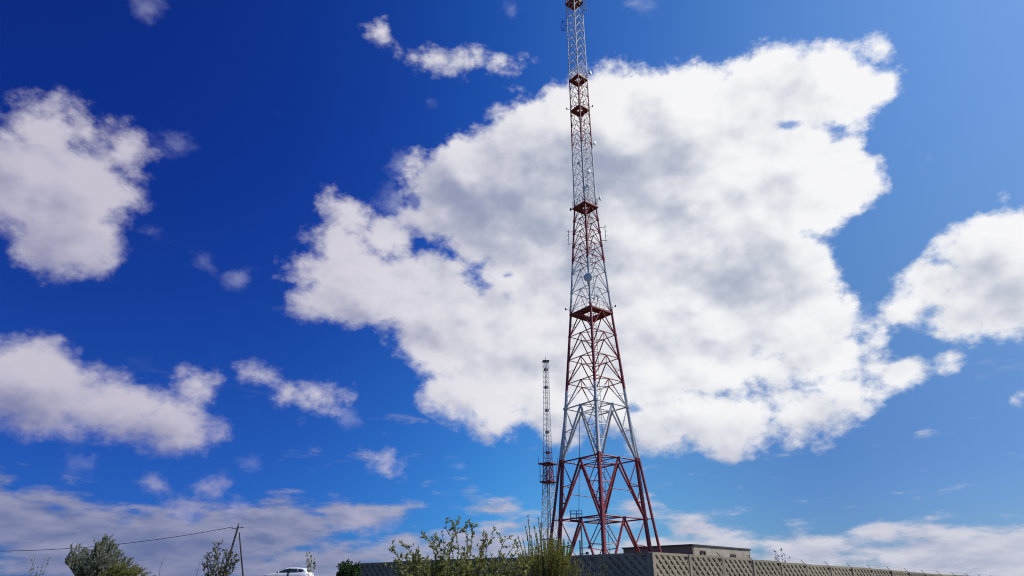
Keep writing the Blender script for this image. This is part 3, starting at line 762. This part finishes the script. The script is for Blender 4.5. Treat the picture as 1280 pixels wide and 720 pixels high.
# ------------------------------------------------------------------ car
def build_car():
    x, y = -20.7, 67.0; z0 = 2.83
    root = empty('white_suv', (x, y, z0), 'small white car parked on the rise below the power pole, its roof just in view', 'car', rz=R(-8))
    paint, t, b = new_mat('white_car_paint'); b.inputs['Base Color'].default_value = (.80, .80, .80, 1); b.inputs['Roughness'].default_value = .3
    b.inputs['Coat Weight'].default_value = .6
    nz = t.noise(t.n('ShaderNodeTexCoord').outputs['Object'], 2.5, 6, .6); t.L.new(t.mix(t.ss(nz, .45, .75, 0, .5), (.8, .8, .8), (.66, .65, .62)), b.inputs['Base Color'])
    glass, t, b = new_mat('car_glass'); b.inputs['Base Color'].default_value = (.03, .04, .05, 1); b.inputs['Roughness'].default_value = .06; b.inputs['Specular IOR Level'].default_value = .8
    black = simple('black_trim', (.02, .02, .022), None, 4, .5); tyre = simple('tyre_rubber', (.025, .025, .027), (.04, .04, .04), 6, .85)
    chrome = simple('alloy', (.5, .5, .52), None, 4, .3, .8); lampm = simple('lamp_glass', (.6, .62, .65), None, 4, .15); red = simple('red_lamp', (.35, .02, .02), None, 4, .2)
    # body: stations along X (front at -X): x, z low, z top, half width low, half width top
    st = [(-2.16, .42, .62, .62, .60), (-2.10, .26, .80, .74, .70), (-1.9, .22, .90, .84, .76), (-1.5, .22, .96, .88, .78), (-1.0, .22, 1.03, .89, .80), (-.3, .22, 1.03, .89, .83), (.6, .22, 1.04, .89, .83), (1.4, .24, 1.06, .88, .82), (1.95, .28, 1.06, .84, .78), (2.12, .34, 1.0, .78, .72), (2.18, .45, .82, .70, .68)]
    mb = MB(); rings = []
    for X, zl, zt, wl, wt in st:
        zm = zl+(zt-zl)*.55; pr = [(-wl*.92, zl), (-wl, zl+.08), (-wl, zm), (-wt-.02, zt-.05), (-wt*.93, zt), (0, zt+.02), (wt*.93, zt), (wt+.02, zt-.05), (wl, zm), (wl, zl+.08), (wl*.92, zl)]
        rings.append(len(mb.v)); mb.v += [(X, yy, zz) for yy, zz in pr]
    q = 11
    for k0, k1 in zip(rings, rings[1:]):
        for i in range(q): j = (i+1) % q; mb.f.append((k0+i, k1+i, k1+j, k0+j))
    mb.f.append(tuple(rings[0]+i for i in range(q))); mb.f.append(tuple(rings[-1]+i for i in reversed(range(q))))
    body = mb.build('body', paint, root, smooth=True)
    # cabin
    cs = [(-.98, 1.0, 1.02, .80, .76), (-.55, 1.0, 1.27, .81, .69), (-.12, 1.0, 1.44, .82, .63), (.3, 1.0, 1.49, .82, .62), (1.0, 1.0, 1.48, .82, .61), (1.6, 1.0, 1.42, .80, .59), (1.9, 1.0, 1.33, .78, .58), (2.1, 1.0, 1.05, .74, .68)]
    mb = MB(); rings = []
    for X, zl, zt, wl, wt in cs:
        pr = [(-wl, zl), (-wt-.02, zt-.06), (-wt*.8, zt), (0, zt+.025), (wt*.8, zt), (wt+.02, zt-.06), (wl, zl)]
        rings.append(len(mb.v)); mb.v += [(X, yy, zz) for yy, zz in pr]
    q = 7
    for k0, k1 in zip(rings, rings[1:]):
        for i in range(q): j = (i+1) % q; mb.f.append((k0+i, k1+i, k1+j, k0+j))
    mb.f.append(tuple(rings[0]+i for i in range(q))); mb.f.append(tuple(rings[-1]+i for i in reversed(range(q))))
    mb.build('cabin', paint, root, smooth=True)
    def side(X, z, s):      # point on the cabin's side, a little proud
        for (xa, la, ta, wa, va), (xb, lb, tb, wb, vb) in zip(cs, cs[1:]):
            if X <= xb: u = (X-xa)/(xb-xa); break
        zt = ta+(tb-ta)*u-.06; wl = wa+(wb-wa)*u; wt = va+(vb-va)*u+.02
        v = (z-1.0)/max(.02, zt-1.0); return V(X, s*(wl+(wt-wl)*v+.012), z)
    for s in (-1, 1):
        for pts in ([(-.72, 1.05), (.28, 1.06), (.28, 1.39), (-.05, 1.355), (-.4, 1.22)], [(.44, 1.06), (1.12, 1.07), (1.12, 1.385), (.44, 1.39)], [(1.2, 1.07), (1.62, 1.12), (1.78, 1.24), (1.55, 1.33), (1.2, 1.375)]):
            m = MB(); m.v = [tuple(side(a, c, s)) for a, c in pts]+[tuple(side(a, c, s)-V(0, s*.02, 0)) for a, c in pts]; n = len(pts)
            m.f = [tuple(range(n)) if s < 0 else tuple(reversed(range(n)))]+[(i, (i+1) % n, n+(i+1) % n, n+i) for i in range(n)]
            m.build('side_window', glass, root)
        m = MB(); m.v = [tuple(side(a, c, s)+V(0, s*.012, 0)) for a, c in ((.24, .99), (.44, .99), (.44, 1.41), (.24, 1.41))]+[tuple(side(a, c, s)-V(0, s*.02, 0)) for a, c in ((.24, .99), (.44, .99), (.44, 1.41), (.24, 1.41))]
        m.f = [(0,1,2,3), (7,6,5,4), (0,4,5,1), (1,5,6,2), (2,6,7,3), (3,7,4,0)]; m.build('door_pillar', black, root)
        m = MB(); m.tube((-.6, s*.8, 1.05), (-.6, s*.98, 1.1), .03); m.box(-.68, min(s*.93, s*1.08), 1.04, -.54, max(s*.93, s*1.08), 1.17); m.build('mirror', paint, root, bevel=.02)
        m = MB(); m.bar((.3, s*.905, .93), (.48, s*.905, .93), .03, .04); m.build('door_handle', chrome, root)
        m = MB(); m.box(.26, min(s*.885, s*.905), .42, .42, max(s*.885, s*.905), .985); m.build('door_gap_shade', black, root)  # solid black strip stands in for the shade inside a door left ajar
        m = MB(); m.box(-2.12, min(s*.42, s*.7), .62, -1.98, max(s*.42, s*.7), .76); m.build('headlight', lampm, root, bevel=.03)
        m = MB(); m.box(2.02, min(s*.5, s*.76), .72, 2.15, max(s*.5, s*.76), .95); m.build('tail_light', red, root, bevel=.02)
        for wx in (-1.32, 1.36):
            m = MB(); m.lathe((wx, s*.70, .33), (0, s, 0), [(.2, 0), (.33, .01), (.34, .1), (.33, .19), (.22, .205), (.21, .19)], 24); w = m.build('wheel', tyre, root, smooth=True)
            m = MB(); m.lathe((wx, s*.70, .33), (0, s, 0), [(.02, .2), (.06, .205), (.21, .185), (.215, .15)], 24); m.build('rim', chrome, w, smooth=True)
    def quadpane(name, pts):
        m = MB(); c = V(0, 0, .012); m.box8([V(*p) for p in pts]+[V(*p)+V(0, 0, .02) for p in pts]); m.build(name, glass, root)
    quadpane('windscreen', [(-.92, -.70, 1.065), (-.92, .70, 1.065), (-.18, .54, 1.435), (-.18, -.54, 1.435)])
    quadpane('rear_window', [(2.1, -.58, 1.09), (2.1, .58, 1.09), (1.93, .48, 1.33), (1.93, -.48, 1.33)])
    m = MB(); m.box(-2.2, -.5, .36, -2.1, .5, .52); m.build('grille', black, root)
build_car()

# ------------------------------------------------------------------ plants
class Plant:
    def __init__(s, name, loc, label, cat, bark, leaf, group=None, seed=1, stemname='stem', leafname='foliage'):
        s.root = empty(name, loc, label, cat, group); s.o = Vector(loc); s.st = MB(); s.lf = MB()
        s.bark, s.leaf = bark, leaf; s.r = random.Random(seed); s.names = (stemname, leafname)
    def leafq(s, p, d, L, W):
        d = d.normalized(); r = s.r
        side = d.cross(V(r.uniform(-1,1), r.uniform(-1,1), r.uniform(-1,1)))
        if side.length < .05: side = d.orthogonal()
        side.normalize(); nn = d.cross(side)*(.12*L)
        mid = p + d*(L*.45)
        s.lf.quad(p, mid+side*W*.5+nn, p+d*L, mid-side*W*.5+nn)
    def stem(s, a, b, r0, r1=None, bow=.25, n=7, wig=.04, leaves=0, L=.06, W=.03, t0=.35, twigs=0, tl=.3, tleaves=6, up=.5, spread=1.0, wind=None, sides=5):
        r = s.r; a, b = Vector(a)-s.o, Vector(b)-s.o; r1 = r1 or r0*.3
        c = a.lerp(b, .5); c.z += (b-a).length*bow*.5; c.x += (a.x-b.x)*bow; c.y += (a.y-b.y)*bow
        pts = []; ln = (b-a).length
        for k in range(n+1):
            t = k/n; p = a*((1-t)**2)+c*(2*t*(1-t))+b*(t*t)
            if 0 < k < n: p += V(r.gauss(0, 1), r.gauss(0, 1), r.gauss(0, .5))*wig*ln*.35
            pts.append(p)
        s.st.path(pts, [r0+(r1-r0)*k/n for k in range(n+1)], sides)
        def at(t):
            x = t*n; k = min(int(x), n-1); return pts[k].lerp(pts[k+1], x-k), (pts[k+1]-pts[k]).normalized()
        for k in range(leaves):
            p, d = at(r.uniform(t0, 1)); rd = V(r.gauss(0,1), r.gauss(0,1), r.gauss(0,1)).normalized()
            q = d*.6+rd*spread*.8+V(0,0,up*.4)
            if wind: q += wind
            s.leafq(p, q, L*r.uniform(.65, 1.3), W*r.uniform(.7, 1.2))
        for k in range(twigs):
            t = r.uniform(t0, .97); p, d = at(t)
            rd = V(r.gauss(0,1), r.gauss(0,1), r.gauss(0,.6)).normalized()
            q = (d*.7+rd*spread+V(0,0,up))
            if wind: q += wind*.5
            q = q.normalized()*tl*r.uniform(.5, 1.25)*(1.15-.4*t)
            e = p+q+V(0,0,-.08*tl); m = p+q*.5+V(r.gauss(0,.06), r.gauss(0,.06), r.gauss(0,.06))*tl
            s.st.path([p, m, e], [r1*1.1, r1*.8, r1*.45], 4)
            for j in range(tleaves):
                u = r.uniform(.15, 1.05); pp = p.lerp(m, u*2) if u < .5 else m.lerp(e, u*2-1)
                rd = V(r.gauss(0,1), r.gauss(0,1), r.gauss(0,1)).normalized(); qq = q.normalized()*.7+rd*.8*spread+V(0,0,up*.3)
                if wind: qq += wind
                s.leafq(pp, qq, L*r.uniform(.65, 1.3), W*r.uniform(.7, 1.2))
    def fill(s, fn, count, L, W, up=.4, wind=None):
        for k in range(count):
            p = Vector(fn(s.r))-s.o; rd = V(s.r.gauss(0,1), s.r.gauss(0,1), s.r.gauss(0,1)).normalized()+V(0,0,up)
            if wind: rd += wind
            s.leafq(p, rd, L*s.r.uniform(.6, 1.4), W*s.r.uniform(.7, 1.3))
    def done(s):
        s.st.build(s.names[0], s.bark, s.root, smooth=True)
        if s.lf.f: s.lf.build(s.names[1], s.leaf, s.root)

LEAF_OLIVE = leaf_mat('olive_leaf', [(.10,.12,.03), (.20,.215,.055), (.31,.31,.09), (.45,.42,.16)], .55)
LEAF_SHOOT = leaf_mat('shoot_leaf', [(.13,.13,.022), (.24,.225,.035), (.34,.30,.05), (.48,.42,.09)], .58)
LEAF_WILLOW = leaf_mat('willow_leaf', [(.10,.11,.055), (.24,.25,.15), (.42,.43,.31), (.60,.61,.48)], .52)
LEAF_GREEN = leaf_mat('green_leaf', [(.02,.05,.012), (.035,.075,.018), (.055,.10,.025)])
LEAF_GREY = leaf_mat('grey_leaf', [(.08,.08,.035), (.17,.165,.085), (.32,.30,.18)], .48)

def g(x, y): return V(x, y, ground_z(x, y)-.05)

def plants():
    r = random.Random(5)
    # arching shrub
    tips = [(-2.76,2.71),(-2.53,2.78),(-2.15,2.51),(-2.0,2.95),(-1.82,2.9),(-1.68,2.88),(-1.47,3.29),(-1.36,3.22),(-1.24,3.08),(-1.05,3.1),(-.91,3.2),(-.64,3.01),(-.4,3.08),(-.14,2.91),(.18,2.71),(.09,2.81),(-2.42,2.47),(.27,2.49),(-.55,2.95),(-1.6,3.0)]
    P = Plant('arching_shrub', g(-1.1, 16), 'wide loose shrub with arching small-leaved branches in front of the shaded fence', 'shrub', M_BARK, LEAF_OLIVE, seed=3)
    for i, (x, z) in enumerate(tips):
        b = g(-1.1+(x+1.1)*.25+r.uniform(-.15,.15), 16+r.uniform(-.3,.3))
        y = 16+r.uniform(-.5,.5); k = y/16
        P.stem(b, (x*k, y, 1.6+(z-1.6)*k), .018, .005, .22, 9, .05, leaves=36, L=.072, W=.042, t0=.4, twigs=10, tl=.26, tleaves=9, up=.5)
    for i in range(85):      # shorter inner stems that fill the body
        x = r.uniform(-2.55, .5); top = 2.36+.12*math.sin(x*5)+r.uniform(-.3,.12)
        y = 16+r.uniform(-.7,.7); b = g(-1.1+(x+1.1)*.6, y)
        P.stem(b, (x, y, top), .012, .004, .15, 6, .05, leaves=46, L=.07, W=.042, t0=.3, twigs=8, tl=.3, tleaves=9, up=.5)
    P.done()
    # upright shoots
    P = Plant('broom_bush', g(.95, 18), 'dense yellow-green bush of upright shoots in front of the tower base', 'bush', M_BARKY, LEAF_SHOOT, seed=4)
    tall = [(.16,3.04),(.35,3.27),(.41,3.56),(.57,3.27),(.74,3.37),(1.02,3.11),(1.22,2.98),(1.42,2.83),(.27,3.0),(.62,3.12),(.68,3.48),(.9,3.2),(.48,3.1)]
    for x, z in tall:
        y = 18+r.uniform(-.4,.4); k = y/18
        P.stem(g(.95+(x-.95)*.45, y), (x*k, y, 1.6+(z-1.6)*k), .014, .005, .05, 7, .02, leaves=120, L=.065, W=.022, t0=.4, up=1.4, spread=.5)
    for i in range(240):
        x = r.gauss(.98, .38); x = max(.02, min(1.95, x)); top = 2.86-.32*((x-.95)/.75)**2+r.uniform(-.4, .2)
        y = 18+r.uniform(-.7,.7)
        P.stem(g(.95+(x-.95)*.5, y), (x, y, top), .010, .003, .05, 5, .02, leaves=60, L=.065, W=.021, t0=.3, up=1.3, spread=.55, sides=4)
    P.done()
    # low weeds against the shaded fence, right of the broom
    P = Plant('dry_weed', g(2.2, 21), 'thin greyish weed clump in front of the shaded fence corner', 'weed', M_BARKY, LEAF_GREY, seed=14)
    for i in range(16):
        x = 2.25+r.uniform(-.5,.6); P.stem(g(2.2+(x-2.2)*.4, 21+r.uniform(-.3,.3)), (x, 21+r.uniform(-.4,.4), r.uniform(2.25, 2.95)), .008, .003, .1, 6, .04, leaves=14, L=.05, W=.018, twigs=4, tl=.2, tleaves=5, up=.8)
    P.done()
    # wind-blown willow
    wind = V(.75, 0, .55)
    P = Plant('willow_tree', g(-25.2, 45), 'grey-green willow crown bent by the wind under the overhead cable', 'tree', M_BARK, LEAF_WILLOW, seed=6, stemname='trunk', leafname='crown')
    wt = [(-27.93,3.87),(-27.66,4.34),(-27.4,4.67),(-26.83,4.25),(-26.42,4.44),(-26.18,5.05),(-25.94,5.29),(-25.6,5.15),(-25.21,4.81),(-24.76,4.44),(-24.25,4.01),(-23.86,3.87),(-27.1,4.5),(-25.75,5.3),(-26.3,4.8),(-25.4,5.0),(-25.0,4.6),(-27.8,4.05)]
    for x, z in wt:
        y = 45+r.uniform(-1,1); k = y/45
        P.stem(g(-25.4+(x+25.4)*.25, y*.3+45*.7), ((x-.12)*k, y, 1.6+(z-1.75)*k), .06, .014, .12, 8, .04, leaves=60, L=.20, W=.05, t0=.4, twigs=16, tl=.55, tleaves=13, up=.7, spread=.75, wind=wind)
    for i in range(46):
        x = r.uniform(-27.9, -23.6); env = 3.75+1.2*math.exp(-((x+25.7)/.6)**2)+.75*math.exp(-((x+27.35)/.4)**2)-.3*max(0, x+24.9)
        y = 45+r.uniform(-1.4,1.4)
        P.stem(g(-25.4+(x+25.4)*.4, y*.4+45*.6), (x, y, env+r.uniform(-.7,-.05)), .04, .012, .1, 6, .05, leaves=40, L=.20, W=.05, t0=.3, twigs=12, tl=.6, tleaves=12, up=.6, spread=.8, wind=wind)
    P.done()
    # olive bush at the willow's foot
    P = Plant('olive_bush', g(-23.9, 43), 'low olive-green bush at the right foot of the willow', 'bush', M_BARK, LEAF_OLIVE, seed=8)
    for i in range(60):
        x = -23.9+r.gauss(0, .85); env = 3.62-.28*abs(x+23.9)**1.5; y = 43+r.uniform(-1,1)
        P.stem(g(-23.9+(x+23.9)*.4, y), (x*43/45, y, env+r.uniform(-.5,.08)), .02, .006, .15, 6, .05, leaves=30, L=.12, W=.05, t0=.3, twigs=8, tl=.35, tleaves=10, up=.5, wind=V(.2,0,.1))
    P.done()
    # green bush at the end of the fence
    P = Plant('green_bush', g(-6.1, 27), 'small dark green bush at the left end of the shaded fence', 'bush', M_BARK, LEAF_GREEN, seed=9)
    for i in range(64):
        x = -6.1+r.gauss(0, .28); x = max(-6.65, min(-5.55, x)); env = 2.98-.55*abs((x+6.08)/.5)**1.6; y = 27+r.uniform(-.5,.5)
        P.stem(g(-6.1+(x+6.1)*.5, y), (x, y, max(1.8, env+r.uniform(-.35,.06))), .014, .004, .12, 6, .04, leaves=44, L=.085, W=.05, t0=.3, twigs=8, tl=.22, tleaves=9, up=.6)
    P.done()
    def sapling(name, cx, y, tips, label, seed, leaf, n=24, tw=4, tl=.2, L=.075, W=.045, r0=.014, tlv=4, cat='sapling', t0=.45):
        P = Plant(name, g(cx, y), label, cat, M_BARK, leaf, seed=seed)
        for x, z in tips:
            yy = y+r.uniform(-.25,.25); k = yy/y
            P.stem(g(cx+(x-cx)*.2, yy), (x*k, yy, 1.6+(z-1.6)*k), r0, .004, .12, 8, .035, leaves=n, L=L, W=W, t0=t0, twigs=tw, tl=tl, tleaves=tlv, up=.7)
        P.done()
    sapling('young_aspen', -12.2, 30, [(-12.99,3.12),(-12.85,3.43),(-12.59,3.81),(-12.4,3.87),(-12.04,3.55),(-11.81,3.62),(-11.6,3.43),(-11.49,3.12),(-12.3,3.4),(-12.1,3.2),(-12.7,3.3),(-11.75,3.2),(-12.5,3.6),(-11.9,3.4)], 'sparse greyish sapling growing round the foot of the power pole', 21, LEAF_GREY, 26, 10, .28, .09, .058, .016, 6)
    sapling('leafy_sprout', -15.9, 24, [(-16.2,2.37),(-16.09,2.86),(-16.01,2.94),(-15.61,2.86),(-15.51,2.89),(-15.8,2.6)], 'thin dark sprout at the far left edge beside the willow', 22, LEAF_OLIVE, 9, 2, .12, .065, .04, .01, 3)
    sapling('bare_stalk', -12.67, 26, [(-12.62,3.13)], 'single bare stalk leaning right beside the willow', 23, LEAF_GREY, 2, 0, .1, .05, .02, .012, 0, 'stalk')
    sapling('bare_stalk', -11.38, 26, [(-11.31,2.88),(-11.36,2.6)], 'short bare stalk left of the greyish sapling', 24, LEAF_GREY, 2, 0, .1, .05, .02, .01, 0, 'stalk')
    sapling('leafy_sprout', -11.1, 40, [(-11.49,4.04),(-11.22,3.87),(-11.0,3.75),(-11.4,3.7)], 'two slender leafy stems behind the tail of the white car', 25, LEAF_OLIVE, 18, 2, .16, .13, .075, .014, 4, t0=.6)
    sapling('wild_sapling', 19.5, 52, [(19.1,4.93),(19.27,4.78),(19.69,4.98),(19.87,4.66),(20.15,4.35),(19.3,4.4)], 'little bluish sapling poking above the sunlit fence', 26, LEAF_GREY, 9, 2, .25, .16, .08, .02, 3, t0=.6)
plants()

GROUPS = {'bare_stalk': 'bare stalks beside the willow', 'leafy_sprout': 'leafy sprouts along the rise', 'utility_pole': 'wooden poles carrying the overhead cable', 'concrete_fence': 'ribbed concrete fence runs round the tower yard'}
for o in bpy.data.objects:
    k = o.name.split('.')[0]
    if o.parent is None and k in GROUPS: o['group'] = GROUPS[k]
